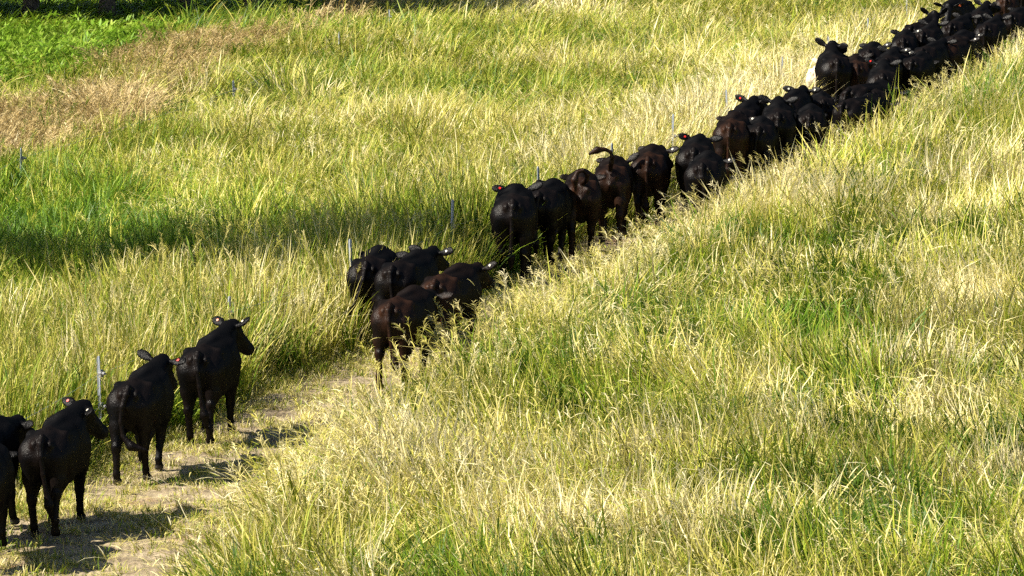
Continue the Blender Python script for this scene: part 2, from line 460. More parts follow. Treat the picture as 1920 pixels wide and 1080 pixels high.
    me.polygons.add(len(q)); me.polygons.foreach_set('loop_start', np.arange(0, q.size, 4, dtype=np.int32))
    me.polygons.foreach_set('use_smooth', np.ones(len(q), bool))
    me.update(); me.validate()
    return me, ear_info

def tag_mesh():
    bm = bmesh.new()
    def disc(r, z0, z1, n=12, sy=1.0):
        g = bmesh.ops.create_cone(bm, cap_ends=True, segments=n, radius1=r, radius2=r, depth=z1 - z0)
        bmesh.ops.translate(bm, verts=g['verts'], vec=(0, 0, (z0 + z1) / 2))
        bmesh.ops.scale(bm, verts=g['verts'], vec=(1, sy, 1))
    disc(.018, -.030, -.024)          # button behind the ear
    disc(.008, -.026, .026, 8)        # pin
    disc(.024, .024, .030, 12, 1.25)  # panel inside the ear
    me = bpy.data.meshes.new('ear_tag'); bm.to_mesh(me); bm.free()
    return me
TAG_MESH = tag_mesh()
TAG_MESHES = {}
for k, m in (('red', M_RED), ('orange', M_PINK), ('white', M_WHITE)):
    TAG_MESHES[k] = TAG_MESH.copy(); TAG_MESHES[k].materials.append(m)

WALK = {  # four moments of the walk: foot offset ahead, lift
    'a': dict(LH=(-.20, 0), RH=(.16, 0), LF=(.18, 0), RF=(-.18, .02)),
    'b': dict(LH=(.18, 0), RH=(-.20, .02), LF=(-.16, .0), RF=(.20, 0)),
    'c': dict(LH=(.05, 0), RH=(-.06, .12), LF=(-.10, 0), RF=(.12, .0)),
    'd': dict(LH=(-.08, .10), RH=(.08, 0), LF=(.10, .0), RF=(-.12, 0)),
    's': dict(LH=(.03, 0), RH=(-.05, 0), LF=(.02, 0), RF=(-.03, 0)),
    't': dict(LH=(-.22, .03), RH=(.10, 0), LF=(.0, 0), RF=(.22, .10)),
}
MESH_CACHE = {}
def get_mesh(key, **kw):
    if key not in MESH_CACHE:
        MESH_CACHE[key] = cow_mesh('cow_body', **kw)
    return MESH_CACHE[key]

TRACK_DIR = (pix(1500, 262) - pix(300, 905)).normalized()
HEADING = math.atan2(TRACK_DIR.y, TRACK_DIR.x)
COW_GROUP = 'cattle walking up the track'
FOOT = []

def cow(x, y, label, pose, coat='black', turn=0.0, size=1.0, tags=(None, None)):
    """x, y = photo pixel of the top of the rump; turn = degrees clockwise from the track"""
    kw = dict(pose); kw['legs'] = WALK[kw.get('legs', 's')]
    key = tuple(sorted((k, str(v)) for k, v in pose.items()))
    base, info = get_mesh(key, **kw)
    rz = HEADING - R(turn)
    size *= (1 + .11 * min(1, max(0, (x - 800) / 500))) * (.94 if x < 450 else 1)
    top = pix(x, y, 1.255 * size)
    fw = Vector((math.cos(rz), math.sin(rz), 0))
    loc = top + fw * (.58 * size); loc.z = 0.028
    root = empty('cow' if coat != 'cream' else 'cream_cow', loc, rz)
    root.name = 'cow'
    root.scale = (size,) * 3
    mk = (key, coat)
    if mk not in MESH_CACHE:
        me = base if not base.materials else base.copy()
        me.materials.clear(); me.materials.append(COAT[coat])
        MESH_CACHE[mk] = me
    link('body', MESH_CACHE[mk], None, root)
    for s, c in ((1, tags[0]), (-1, tags[1])):
        if c:
            pos, ed, wide, thin = info[s]
            t = link('ear_tag', TAG_MESHES[c], None, root)
            Mx = Matrix((ed, wide, thin)).transposed().to_4x4()
            Mx.translation = Vector(pos)
            t.matrix_local = Mx
    tag(root, label, 'cow', COW_GROUP)
    FOOT.append((label, loc.copy(), rz, size))
    return root

P = lambda legs='s', tail='hang', ny=0, npi=14, hy=0, hp=-30, fat=1.0, ears=(0., 0.): dict(legs=legs, tail=tail, neck_yaw=ny, neck_pitch=npi, head_yaw=hy, head_pitch=hp, fat=fat, ears=ears)
WALK_A = P('a', 'hang', -4, 26, -10, -25, 1.0, (12, 4))
WALK_B = P('b', 'hang_r', -2, 20, -6, -32, 1.0, (4, 14))
STAND = P('s', 'hang', 0, 28, -12, -25, 1.04, (16, 10))
LOOK_R = P('d', 'hang', -10, 22, -42, -18)
LOW = P('c', 'hang', 8, -6, 6, -50, 1.02)
UPHEAD = P('s', 'hang', -8, 36, -35, -8, 1.0, (25, 10))
LOOK_L = P('b', 'hang', 16, 18, 50, -25)

# the five nearest
cow(-46, 866, 'black cow cut off by the left border, nearest the bottom corner', P('t', 'hang', 10, -8, 8, -55, 1.05), turn=-14)
cow(-78, 820, 'black cow whose head shows between the border and its neighbour, left corner', P('b', 'hang', -4, 10, -28, -30), turn=2, tags=('orange', None))
cow(84, 812, 'black cow stepping beside the bottom left corner, head turned right, red tag', P('c', 'hang_r', -12, 32, -46, -44, .98, (5, -20)), turn=-7, tags=('red', 'white'))
cow(246, 720, 'black cow with its tail swept aside, third in the line from the corner', P('a', 'sweep_r', -6, 32, -14, -45, 1.0, (22, -5)), turn=-6, tags=(None, 'red'))
cow(376, 656, 'black cow with both ears raised looking right, front of the nearest file', P('c', 'hang_r', -12, 38, -42, -44, 1.02, (8, 28)), turn=-6, size=1.03, tags=('orange', 'white'))
# the four in the bend of the grass
cow(690, 488, 'black cow swinging its tail out to the left, beside the thin white post', P('b', 'sweep_l', 6, 4, 10, -40), turn=-6)
cow(742, 496, 'glossy black cow with white tag in its right ear, beyond the brown rumped one', P('a', 'hang_r', -4, 20, -10, -25, 1.0, (10, 8)), turn=3, tags=(None, 'white'))
cow(737, 566, 'brown rumped cow half buried in the pale grass fringe, red tagged left ear', P('d', 'hang_r', -6, 6, -4, -38), 'brown', turn=1, size=.98, tags=('red', None))
cow(822, 522, 'dark brown cow with a white tagged ear held out to the right', P('b', 'hang', -8, 14, -16, -28, 1.0, (0, 22)), 'brown', turn=3, size=.98, tags=(None, 'white'))
# the loose group in the middle
cow(962, 371, 'broad black cow alone at the left of the middle group, seen from behind', P('s', 'hang', -4, 14, -10, -35, 1.06, (0, 20)), turn=-12, size=1.1, tags=('red', None))
cow(1014, 358, 'black cow squeezed in behind the broad one, white tag by its poll', P('a', 'hang', 4, 8, 12, -35, 1.0, (15, 0)), turn=-2, tags=('white', None))
cow(1090, 340, 'reddish brown cow with its tail arched over its rump', P('a', 'over', -2, 6, 0, -40), 'brown', turn=-12, size=1.0)
cow(1145, 314, 'dark cow with its tail flung up and curled to the left', P('b', 'up', -6, 12, -12, -35, 1.0, (0, 35)), 'brown', turn=-9, size=1.0)
cow(1216, 292, 'brown flanked cow walking by itself, white tag pointing right', P('t', 'hang', -10, 12, -22, -30, 1.0, (0, 8)), 'brown', turn=-8, size=1.0, tags=(None, 'white'))
cow(1302, 275, 'black cow just before the main herd, red tag in its left ear', P('c', 'hang', -2, 18, 4, -28, 1.0, (12, 0)), turn=-8, tags=('red', None))
cow(1318, 304, 'small black cow at the right of its pair, white tagged ear by the grass', P('d', 'hang_r', -10, 4, -16, -38), turn=-6, size=.95, tags=('red', 'white'))
# the main herd
cow(1370, 229, 'brown rumped cow at the tail of the packed herd, nearest the fence', P('a', 'hang', 0, 8, 0, -38), 'brown', turn=-6, tags=(None, 'white'))
cow(1390, 208, 'black cow lifting its head, red tag, at the fence side of the herd', P('s', 'hang', -6, 28, -24, -14, 1.0, (16, 6)), turn=-4, tags=('red', None))
cow(1459, 209, 'black cow at the tail of the herd against the right grass', STAND, turn=-10, size=1.02)
cow(1476, 184, 'black cow with ears held flat out and white tags, near the cream cow', P('b', 'hang', -2, 24, -8, -20, 1.0, (6, 4)), turn=0, tags=('white', 'white'))
cow(1518, 212, 'small black cow below the cream cow, squeezed against the grass', LOW, turn=-8, size=.93)
cow(1568, 108, 'tall black cow with raised head standing beside the cream cow', P('s', 'hang', -8, 38, -34, -4, .98, (30, 5)), turn=-14, size=1.1)
cow(1533, 130, 'cream white cow mostly hidden by the tall black one', STAND, 'cream', turn=-2, size=.83)
cow(1543, 186, 'black cow with its head down, standing below the cream one', P('d', 'hang', 4, 2, 4, -48), turn=-12, size=.86)
cow(1424, 236, 'black cow between the brown rumped one and the right grass, tail of the herd', P('b', 'sweep_r', -4, 8, -10, -38), turn=-8, size=.92)
cow(1640, 172, 'black cow pressed against the right grass under the broad rump', P('a', 'hang', -6, 12, -12, -35), turn=-4, size=.88)
cow(1606, 118, 'brown rumped cow right of the tall head raised black one', WALK_B, 'brown', turn=-10)
cow(1630, 92, 'black cow along the fence side, white tag, ahead of the brown rumped one', P('a', 'hang', -2, 14, -14, -28, 1.0, (0, 12)), turn=-4, tags=(None, 'white'))
cow(1600, 164, 'black cow turned broadside to the right in the herd, low head', LOW, turn=24, size=.95)
cow(1655, 136, 'broad black rump in the middle of the herd, red tag left of it', STAND, turn=-8, size=1.04, tags=('red', None))
cow(1588, 190, 'black cow in front by the grass, below the broadside one', P('a', 'hang_r', -8, 0, -14, -45), turn=18, size=.92)
cow(1664, 108, 'black cow just beyond the broad rump in the middle of the herd', WALK_A, turn=-4, tags=(None, 'white'))
cow(1694, 70, 'black cow at the fence edge below the one looking back', WALK_B, turn=-6, tags=(None, 'white'))
cow(1712, 47, 'black cow looking back at the camera with both ears pricked', P('s', 'hang', -24, 52, -160, -25, .98, (32, 32)), turn=8, size=.98)
cow(1732, 58, 'large black rump below the cow that looks back', STAND, turn=0, size=1.03)
cow(1684, 103, 'small black cow with white tag low in the crowded herd', P('d', 'hang', -4, 10, -24, -30, 1.0, (0, 6)), turn=-8, size=.95, tags=(None, 'white'))
cow(1712, 110, 'black cow against the right grass, low in the crowded herd', LOW, turn=2, size=.95)
cow(1733, 90, 'black cow wedged between two white tagged ones, upper herd', WALK_A, turn=6, size=.97)
cow(1774, 84, 'brown sided cow by the right grass with a white tag, upper herd', WALK_B, 'brown', turn=8, size=.95, tags=(None, 'white'))
cow(1786, 42, 'black cow in front of the one that faces the camera', WALK_A, turn=4)
cow(1790, 69, 'black cow below and right of the large rump, white tag at the grass', P('d', 'hang', -4, 10, -24, -30, 1.0, (0, 6)), turn=4, tags=(None, 'white'))
cow(1806, 0, 'black cow turned round to face the camera, orange tagged ear', P('s', 'hang', 6, 16, 4, -48, 1.06, (8, 8)), turn=186, size=1.05, tags=('orange', None))
cow(1834, 24, 'black cow at the upper right, head raised against the fence grass', UPHEAD, turn=-2, size=1.02)
cow(1850, 46, 'black cow nearest the right grass at the upper right', STAND, turn=2)
cow(1886, -6, 'brownish cow cut off by the top right corner', WALK_A, 'brown', turn=-4)
cow(1898, 26, 'black cow at the right border just under the corner', WALK_B, turn=2)
cow(1918, -34, 'black cow mostly beyond the top right corner', STAND, turn=-4)

for i in range(len(FOOT)):
    for j in range(i):
        a, b = FOOT[i], FOOT[j]
        d = (b[1] - a[1]); f = Vector((math.cos(a[2]), math.sin(a[2]), 0)); s = Vector((-f.y, f.x, 0))
        if abs(d @ f) < 1.5 and abs(d @ s) < .5:
            print('NEAR', round(d @ f, 2), round(d @ s, 2), '|', a[0][:40], '|', b[0][:40])

# ------------------------------------------------------------------ fences
def star_post(h):
    """steel picket of star section with a bevelled tip and a row of wire holes' lugs"""
    bm = bmesh.new()
    for k in range(3):
        a = k * 2 * math.pi / 3 + .3
        c, s = math.cos(a), math.sin(a)
        w, t = .025, .005
        ring = []
        for z, ww in ((-.3, w), (h - .03, w), (h, w * .55)):
            pts = [(0, -t), (ww, -t * .5), (ww, t * .5), (0, t)]
            ring.append([bm.verts.new((x * c - y * s, x * s + y * c, z)) for x, y in pts])
        for r in range(2):
            for i in range(4):
                bm.faces.new((ring[r][i], ring[r][(i + 1) % 4], ring[r + 1][(i + 1) % 4], ring[r + 1][i]))
        bm.faces.new(ring[2])
    me = bpy.data.meshes.new('post'); bm.to_mesh(me); bm.free(); me.materials.append(M_STEEL)
    return me

def insulator():
    bm = bmesh.new()
    bmesh.ops.create_cone(bm, cap_ends=True, segments=10, radius1=.03, radius2=.03, depth=.05, matrix=Matrix.Rotation(R(90), 4, 'X'))
    bmesh.ops.create_cone(bm, cap_ends=True, segments=10, radius1=.018, radius2=.018, depth=.09, matrix=Matrix.Rotation(R(90), 4, 'X') @ Matrix.Translation((0, 0, .03)))
    g = bmesh.ops.create_cube(bm, size=1, matrix=Matrix.Translation((0, 0, 0)) @ Matrix.Diagonal((.045, .03, .09, 1)))
    me = bpy.data.meshes.new('insulator'); bm.to_mesh(me); bm.free(); me.materials.append(M_PLASTIC)
    return me
INS = insulator()

def tube(pts, r, n=5):
    vs_, fs = [], []
    for i, p in enumerate(pts):
        p = Vector(p); d = (Vector(pts[min(i + 1, len(pts) - 1)]) - Vector(pts[max(i - 1, 0)])).normalized()
        a = d.cross(Vector((0, 0, 1)))
        a = a.normalized() if a.length > 1e-3 else Vector((1, 0, 0))
        b = d.cross(a)
        for k in range(n):
            t = 2 * math.pi * k / n
            rr = r[i] if hasattr(r, '__len__') else r
            vs_.append(p + a * (rr * math.cos(t)) + b * (rr * math.sin(t)))
    for i in range(len(pts) - 1):
        for k in range(n):
            fs.append((i * n + k, i * n + (k + 1) % n, (i + 1) * n + (k + 1) % n, (i + 1) * n + k))
    return vs_, fs

def fence(name, label, tops, h, wires):
    """tops = photo pixels of the post tops"""
    hs = [h + (.22 if x > 600 else 0) * (1 if h > 1.11 else 0) for x, y in tops]
    spots = [pix(x, y, q) for (x, y), q in zip(tops, hs)]
    root = empty(name, (spots[0].x, spots[0].y, 0))
    tag(root, label, 'fence')
    o = Vector((spots[0].x, spots[0].y, 0))
    shared = {q: star_post(q) for q in set(hs)}
    for i, s in enumerate(spots):
        p = link('post', shared[hs[i]], None, root)
        p.location = Vector((s.x, s.y, 0)) - o
        p.rotation_euler = (R(random.uniform(-2.2, 2.2)), R(random.uniform(-2.2, 2.2)), random.uniform(0, 2))
        for wz in wires:
            q = link('insulator', INS, None, p)
            q.location = (0.01, -.03, wz)
    for wz in wires:
        pts = []
        for a, b in zip(spots[:-1], spots[1:]):
            for k in range(6):
                t = k / 6
                q = a.lerp(b, t)
                pts.append(Vector((q.x, q.y, wz - .05 * 4 * t * (1 - t))) - o)
        pts.append(Vector((spots[-1].x, spots[-1].y, wz)) - o)
        v, f_ = tube(pts, .002, 4)
        link('wire', mesh_np('wire', v, f_, True), M_STEEL, root)

fence('wire_fence', 'grey steel picket and wire fence along the far side of the cattle track',
      [(-60, 800), (188, 668), (430, 556), (662, 448), (845, 374), (1012, 312), (1146, 268), (1262, 214), (1367, 168), (1465, 106), (1552, 68), (1632, 34), (1700, -2), (1770, -36), (1835, -66)], 1.16, (.95, .55))
fence('wire_fence', 'grey picket and wire fence running across the far left paddock', [(-140, 350), (37, 277), (440, 151), (636, 60), (728, 18), (800, -20)], 1.1, (.9,))

# ------------------------------------------------------------------ grass clumps
PROTO = bpy.data.collections.new('grass_clumps')      # never linked to the scene: only instanced

class Clump:
    def __init__(self):
        self.v, self.f, self.c = [], [], []
    def strip(self, pts, ws, side, rnd, bri, t0=0.0):
        n = len(pts); o = len(self.v)
        for i, (p, w) in enumerate(zip(pts, ws)):
            t = t0 + (1 - t0) * i / (n - 1)
            if i == n - 1:
                self.v.append(p); self.c.append((rnd, t, bri, 1))
            else:
                self.v.append(p - side * (w / 2)); self.v.append(p + side * (w / 2)); self.c += [(rnd, t, bri, 1)] * 2
        for i in range(n - 2):
            self.f.append((o + 2 * i, o + 2 * i + 1, o + 2 * i + 3, o + 2 * i + 2))
        self.f.append((o + 2 * (n - 2), o + 2 * (n - 2) + 1, o + 2 * (n - 1)))
    def build(self, name, mat):
        me = mesh_np(name, self.v, self.f, True)
        a = me.attributes.new('blade', 'FLOAT_COLOR', 'POINT')
        a.data.foreach_set('color', np.array(self.c, np.float32).ravel())
        me.materials.append(mat)
        o = bpy.data.objects.new(name, me)
        PROTO.objects.link(o)
        return o

def curve(base, az, length, lean, bend, n, kink=None):
    """a blade's centre line: starts `lean` off vertical, bends over by `bend`"""
    pts = [np.array(base, float)]
    for i in range(n):
        t = (i + .5) / n
        a = lean + bend * t ** 1.6
        if kink and t > kink[0]:
            a += kink[1]
        d = np.array([math.cos(az) * math.sin(a), math.sin(az) * math.sin(a), math.cos(a)])
        pts.append(pts[-1] + d * (length / n))
    return pts

U = random.uniform
def clump_blades(name, nb, rad, hl, wl, lean, bend, mat, seg=5, old=(0, 1), kinks=.15):
    c = Clump()
    for _ in range(nb):
        a, r = U(0, 6.283), rad * math.sqrt(random.random())
        az = a + U(-1.2, 1.2)
        ln = U(*hl); w = U(*wl)
        kink = (U(.4, .8), U(.5, 1.5)) if random.random() < kinks else None
        pts = curve((r * math.cos(a), r * math.sin(a), -.02), az, ln, U(*lean), U(*bend), seg, kink)
        ws = [w * s for s in (.7, 1, .95, .8, .5, .3, .2)[:seg + 1]]
        t = az + math.pi / 2 + U(-.9, .9)
        c.strip(pts, ws, np.array([math.cos(t), math.sin(t), 0]), U(*old), U(-.35, .35))
    return c.build(name, mat)

def clump_stems(name, ns, rad, hl, mat, head=(.14, .26), nbr=14, w=.0042, lean=(.02, .35), bend=(.0, .5), old=(.5, 1)):
    """flowering stems with open branching heads"""
    c = Clump()
    for _ in range(ns):
        a, r = U(0, 6.283), rad * math.sqrt(random.random())
        az = a + U(-1.0, 1.0); ln = U(*hl); rn = U(*old); br = U(-.3, .35)
        pts = curve((r * math.cos(a), r * math.sin(a), -.02), az, ln, U(*lean), U(*bend), 6)
        t = az + math.pi / 2
        c.strip(pts, [w * 1.3, w * 1.2, w * 1.1, w, w * .9, w * .8, w * .5], np.array([math.cos(t), math.sin(t), 0]), rn, br)
        hd = U(*head)
        top = pts[-1]; ax = pts[-1] - pts[-3]; ax /= np.linalg.norm(ax)
        for k in range(nbr):
            u = k / nbr
            b0 = top - ax * hd * (1 - u) * .9
            ba = U(0, 6.283); sp = U(.35, .9)
            d = ax * math.cos(sp) + np.array([math.cos(ba), math.sin(ba), 0]) * math.sin(sp)
            bl = hd * (.75 - .45 * u) * U(.6, 1.1)
            sd = np.cross(d, [U(-1, 1), U(-1, 1), U(-1, 1)]); sd /= np.linalg.norm(sd) + 1e-6
            c.strip([b0, b0 + d * bl * .5, b0 + d * bl + np.array([0, 0, -bl * .25])], [w * .8, w * 1.1, 0], sd, rn, br, .8)
        for k in range(2):       # a couple of stem leaves
            u = U(.2, .7); b0 = pts[int(u * 6)]
            la = U(0, 6.283)
            lp = curve(b0, la, U(.2, .4), U(.3, .7), U(.3, 1.2), 3)
            c.strip(lp, [.007, .008, .005, 0], np.array([math.cos(la + 1.57), math.sin(la + 1.57), 0]), U(.2, 1), U(-.3, .3))
    return c.build(name, mat)

def clump_leafy(name, n, rad, hl, mat, lw=(.03, .06)):
    """soft weeds: short stalks carrying broad leaves"""
    c = Clump()
    for _ in range(n):
        a, r = U(0, 6.283), rad * math.sqrt(random.random())
        az = U(0, 6.283); ln = U(*hl); rn = U(0, 1); br = U(-.3, .3)
        pts = curve((r * math.cos(a), r * math.sin(a), -.02), az, ln, U(0, .4), U(0, .5), 3)
        c.strip(pts, [.007, .006, .005, 0], np.array([math.cos(az + 1.57), math.sin(az + 1.57), 0]), rn, br)
        for k in range(5):
            b0 = pts[random.randint(1, 3)]
            la = U(0, 6.283); ll = U(.09, .18); w = U(*lw)
            lp = curve(b0, la, ll, U(.5, 1.3), U(.1, .7), 3)
            c.strip(lp, [w * .4, w, w * .8, 0], np.array([math.cos(la + 1.57), math.sin(la + 1.57), U(-.3, .3)]), rn, br + U(-.1, .1))
    return c.build(name, mat)

# prototypes are instanced by name order: keep the index list
KIND = {}
def reg(kind, objs):
    KIND[kind] = objs
names = iter(range(1000))
def nm(): return 'clump_%03d' % next(names)
reg('tall', [clump_blades(nm(), 30, .24, (.6, 1.25), (.009, .022), (.02, .32), (.1, .9), M_GRASS, seg=4, kinks=.06) for _ in range(7)])
reg('bent', [clump_blades(nm(), 30, .26, (.6, 1.2), (.008, .020), (.1, .6), (.3, 1.2), M_GRASS, seg=4, kinks=.16, old=(.3, 1)) for _ in range(7)])
reg('stem', [clump_stems(nm(), 9, .2, (.85, 1.3), M_GRASS, w=.0055) for _ in range(5)])
reg('lush', [clump_blades(nm(), 34, .24, (.45, .9), (.014, .028), (.05, .5), (.4, 1.6), M_GRASS, seg=4, old=(0, .6), kinks=.05) for _ in range(4)])
def clump_stalks(name, ns, mat):
    """long pale dead stalks, leaning together, with curled leaf remnants"""
    c = Clump()
    base_az = 0.0
    for _ in range(ns):
        a, r = U(0, 6.283), .3 * math.sqrt(random.random())
        az = base_az + random.gauss(0, .45); ln = U(.8, 1.5); w = U(.007, .013); rn = U(.55, 1.0); br = U(-.25, .4)
        pts = curve((r * math.cos(a), r * math.sin(a), -.02), az, ln, U(.3, .85), U(-.1, .6), 5, (U(.5, .9), U(.2, 1.0)) if random.random() < .3 else None)
        t = az + math.pi / 2 + U(-.6, .6)
        c.strip(pts, [w, w, w * .9, w * .8, w * .6, w * .3], np.array([math.cos(t), math.sin(t), U(-.3, .3)]), rn, br, .3)
        for k in range(3):
            b0 = pts[random.randint(2, 5)]; la = az + U(-1.4, 1.4)
            lp = curve(b0, la, U(.12, .32), U(.5, 1.4), U(.2, 1.5), 3)
            c.strip(lp, [.008, .013, .009, 0], np.array([math.cos(la + 1.57), math.sin(la + 1.57), U(-.4, .4)]), U(.4, 1), br, .4)
    return c.build(name, mat)
reg('stalk', [clump_stalks(nm(), 11, M_GRASS) for _ in range(6)])
reg('short', [clump_blades(nm(), 34, .14, (.05, .17), (.006, .012), (.1, .9), (.2, 1.2), M_GRASS, seg=3) for _ in range(4)])
reg('weed', [clump_leafy(nm(), 22, .26, (.2, .55), M_LEAF, (.022, .045)) for _ in range(4)])
reg('dry', [clump_stems(nm(), 18, .26, (.5, .95), M_DRY, head=(.15, .3), nbr=9, w=.009, lean=(.0, .4), bend=(.1, .7), old=(.2, 1)) for _ in range(4)])
INDEX = {}
for k, objs in KIND.items():
    INDEX[k] = [sorted(o.name for o in PROTO.objects).index(o.name) for o in objs]

def gn_group():
    g = bpy.data.node_groups.new('scatter_clumps', 'GeometryNodeTree')
    g.interface.new_socket('Geometry', in_out='INPUT', socket_type='NodeSocketGeometry')
    g.interface.new_socket('Geometry', in_out='OUTPUT', socket_type='NodeSocketGeometry')
    gi = g.nodes.new('NodeGroupInput'); go = g.nodes.new('NodeGroupOutput')
    ci = g.nodes.new('GeometryNodeCollectionInfo')
    ci.inputs['Collection'].default_value = PROTO
    ci.inputs['Separate Children'].default_value = True
    ci.inputs['Reset Children'].default_value = True
    ip = g.nodes.new('GeometryNodeInstanceOnPoints')
    ip.inputs['Pick Instance'].default_value = True
    def attr(n, t):
        a = g.nodes.new('GeometryNodeInputNamedAttribute'); a.data_type = t; a.inputs['Name'].default_value = n; return a.outputs[0]
    g.links.new(gi.outputs[0], ip.inputs['Points'])
    g.links.new(ci.outputs[0], ip.inputs['Instance'])
    g.links.new(attr('idx', 'INT'), ip.inputs['Instance Index'])
    g.links.new(attr('rot', 'FLOAT_VECTOR'), ip.inputs['Rotation'])
    g.links.new(attr('scl', 'FLOAT_VECTOR'), ip.inputs['Scale'])
    g.links.new(ip.outputs[0], go.inputs[0])
    return g
GN = gn_group()

def scatter(name, label, cat, pos, idx, lean_dir, lean, scl, tint, spin=None):
    """one stuff object: a point per clump; lean_dir/lean tilt the clump, a random spin about its own axis comes first"""
    n = len(pos)
    me = bpy.data.meshes.new(name)
    me.vertices.add(n); me.vertices.foreach_set('co', np.asarray(pos, np.float32).ravel())
    spin = rng.uniform(0, 2 * math.pi, n) if spin is None else spin
    # R = tilt(about horizontal axis) * Rz(spin) -> XYZ euler
    ax = np.stack([-np.sin(lean_dir), np.cos(lean_dir), np.zeros(n)], 1)
    c, s = np.cos(lean), np.sin(lean); C = 1 - c
    Rm = np.zeros((n, 3, 3))
    Rm[:, 0, 0] = c + ax[:, 0] ** 2 * C; Rm[:, 0, 1] = ax[:, 0] * ax[:, 1] * C; Rm[:, 0, 2] = ax[:, 1] * s
    Rm[:, 1, 0] = ax[:, 0] * ax[:, 1] * C; Rm[:, 1, 1] = c + ax[:, 1] ** 2 * C; Rm[:, 1, 2] = -ax[:, 0] * s
    Rm[:, 2, 0] = -ax[:, 1] * s; Rm[:, 2, 1] = ax[:, 0] * s; Rm[:, 2, 2] = c
    Z = np.zeros((n, 3, 3)); Z[:, 0, 0] = np.cos(spin); Z[:, 0, 1] = -np.sin(spin); Z[:, 1, 0] = np.sin(spin); Z[:, 1, 1] = np.cos(spin); Z[:, 2, 2] = 1
    Q = Rm @ Z
    eul = np.stack([np.arctan2(Q[:, 2, 1], Q[:, 2, 2]), -np.arcsin(np.clip(Q[:, 2, 0], -1, 1)), np.arctan2(Q[:, 1, 0], Q[:, 0, 0])], 1)
    me.attributes.new('rot', 'FLOAT_VECTOR', 'POINT').data.foreach_set('vector', eul.astype(np.float32).ravel())
    me.attributes.new('scl', 'FLOAT_VECTOR', 'POINT').data.foreach_set('vector', np.asarray(scl, np.float32).ravel())
    me.attributes.new('idx', 'INT', 'POINT').data.foreach_set('value', np.asarray(idx, np.int32))
    t4 = np.concatenate([tint, np.ones((n, 1))], 1)
    me.attributes.new('tint', 'FLOAT_COLOR', 'POINT').data.foreach_set('color', t4.astype(np.float32).ravel())
    me.update()
    o = link(name, me)
    md = o.modifiers.new('scatter', 'NODES'); md.node_group = GN
    tag(o, label, cat, kind='stuff')
    print('STUFF', name, n)
    return o

def candidates(step, ymin, ymax, margin=3.0):
    ys = np.arange(ymin, ymax, step)
    xs = np.arange(-24, 24, step)
    X, Y = np.meshgrid(xs, ys)
    X = (X + rng.uniform(-.5, .5, X.shape) * step).ravel(); Y = (Y + rng.uniform(-.5, .5, Y.shape) * step).ravel()
    half = Y * 960 / FPX + margin
    k = np.abs(X) < half
    return X[k], Y[k]

def pick(kind, n):
    return rng.choice(INDEX[kind], n)

def side(X, Y):
    px, py = to_px(X, Y)
    return px, py, py - interp(px, LEFT_EDGE), py - interp(px, RIGHT_EDGE)

def tussock(X, Y, step, seed):
    """nearest tussock of each clump: its random numbers, and distance and direction from its centre"""
    gx = np.floor(X / step).astype(np.int64); gy = np.floor(Y / step).astype(np.int64)
    def h(a, b, k):
        n = (a * 374761393 + b * 668265263 + (seed * 31 + k) * 974711) & 0x7fffffff
        n = ((n ^ (n >> 13)) * 1274126177) & 0x7fffffff
        return ((n ^ (n >> 16)) & 0xffff) / 65535.0
    best = np.full(len(X), 1e9); out = np.zeros((6, len(X)))
    for i in (-1, 0, 1):
        for j in (-1, 0, 1):
            a, b = gx + i, gy + j
            cx = (a + h(a, b, 1)) * step; cy = (b + h(a, b, 2)) * step
            dd = np.hypot(X - cx, Y - cy)
            m = dd < best
            best = np.where(m, dd, best)
            for q, v in enumerate((h(a, b, 3), h(a, b, 4), h(a, b, 5), h(a, b, 6), cx, cy)):
                out[q] = np.where(m, v, out[q])
    return out[0], out[1], out[2], out[3], best, np.arctan2(Y - out[5], X - out[4])

def mix_lean(d1, l1, d2, l2):
    x = np.cos(d1) * l1 + np.cos(d2) * l2; y = np.sin(d1) * l1 + np.sin(d2) * l2
    return np.arctan2(y, x), np.hypot(x, y)

# --- tall grass on the near (right) side of the track
def right_bank():
    X, Y = candidates(.215, 36, 130)
    px, py, dl, dr = side(X, Y)
    d = np.hypot(X, Y)
    edge = dr * d / FPX * d / CAM_H * .25         # rough metres in from the edge
    wob = .5 * (vnoise(X, Y, 1.3, 21) - .5)
    k = (edge + wob > 0) & (rng.random(len(X)) < np.clip((60 / d) ** 1.2, 0, 1))
    X, Y, edge, d = X[k], Y[k], edge[k], d[k]
    n = len(X)
    t1, t2, t3, t4, td, ta = tussock(X, Y, 1.25, 71)
    big = fbm(X, Y, 6, 31)
    dryness = .26 + .6 * (big - .45) + .85 * (t1 - .5) + .15 * rng.standard_normal(n) + .30 * np.exp(-np.maximum(edge, 0) / 1.5)
    hgt = (.50 + .32 * t2 + .3 * (fbm(X, Y, 3, 33) - .5)) * np.clip(1.25 - .50 * td, .55, 1.2) + .12 * (rng.random(n) - .5)
    hgt *= np.clip(.62 + .45 * edge, .5, 1)
    flow = math.pi * .90 + 3.2 * (fbm(X, Y, 4, 34) - .5)
    ld, ln = mix_lean(flow + 1.6 * (t3 - .5), .45 + .65 * t4, ta, .35 * td)
    ln = np.clip(ln + .07 * rng.standard_normal(n), 0, 1.15)
    r = rng.random(n)
    idx = pick('tall', n)
    idx = np.where(r < .50, pick('bent', n), idx)
    idx = np.where(r > .965, pick('stem', n), idx)
    lushy = (t1 < .25) & (r < .85)
    idx = np.where(lushy, pick('lush', n), idx)
    wd = np.clip(d / 48, 1.05, 1.75)
    sc = np.stack([wd, wd, hgt / .85], 1) * rng.uniform(.85, 1.15, (n, 1))
    tint = np.stack([dryness, .72 + .5 * t4 + .4 * (rng.random(n) - .5), rng.random(n)], 1)
    scatter('tall_grass', 'tall straw and green grass filling the near side of the track', 'grass', np.stack([X, Y, np.zeros(n)], 1), idx, ld, ln, sc, tint)
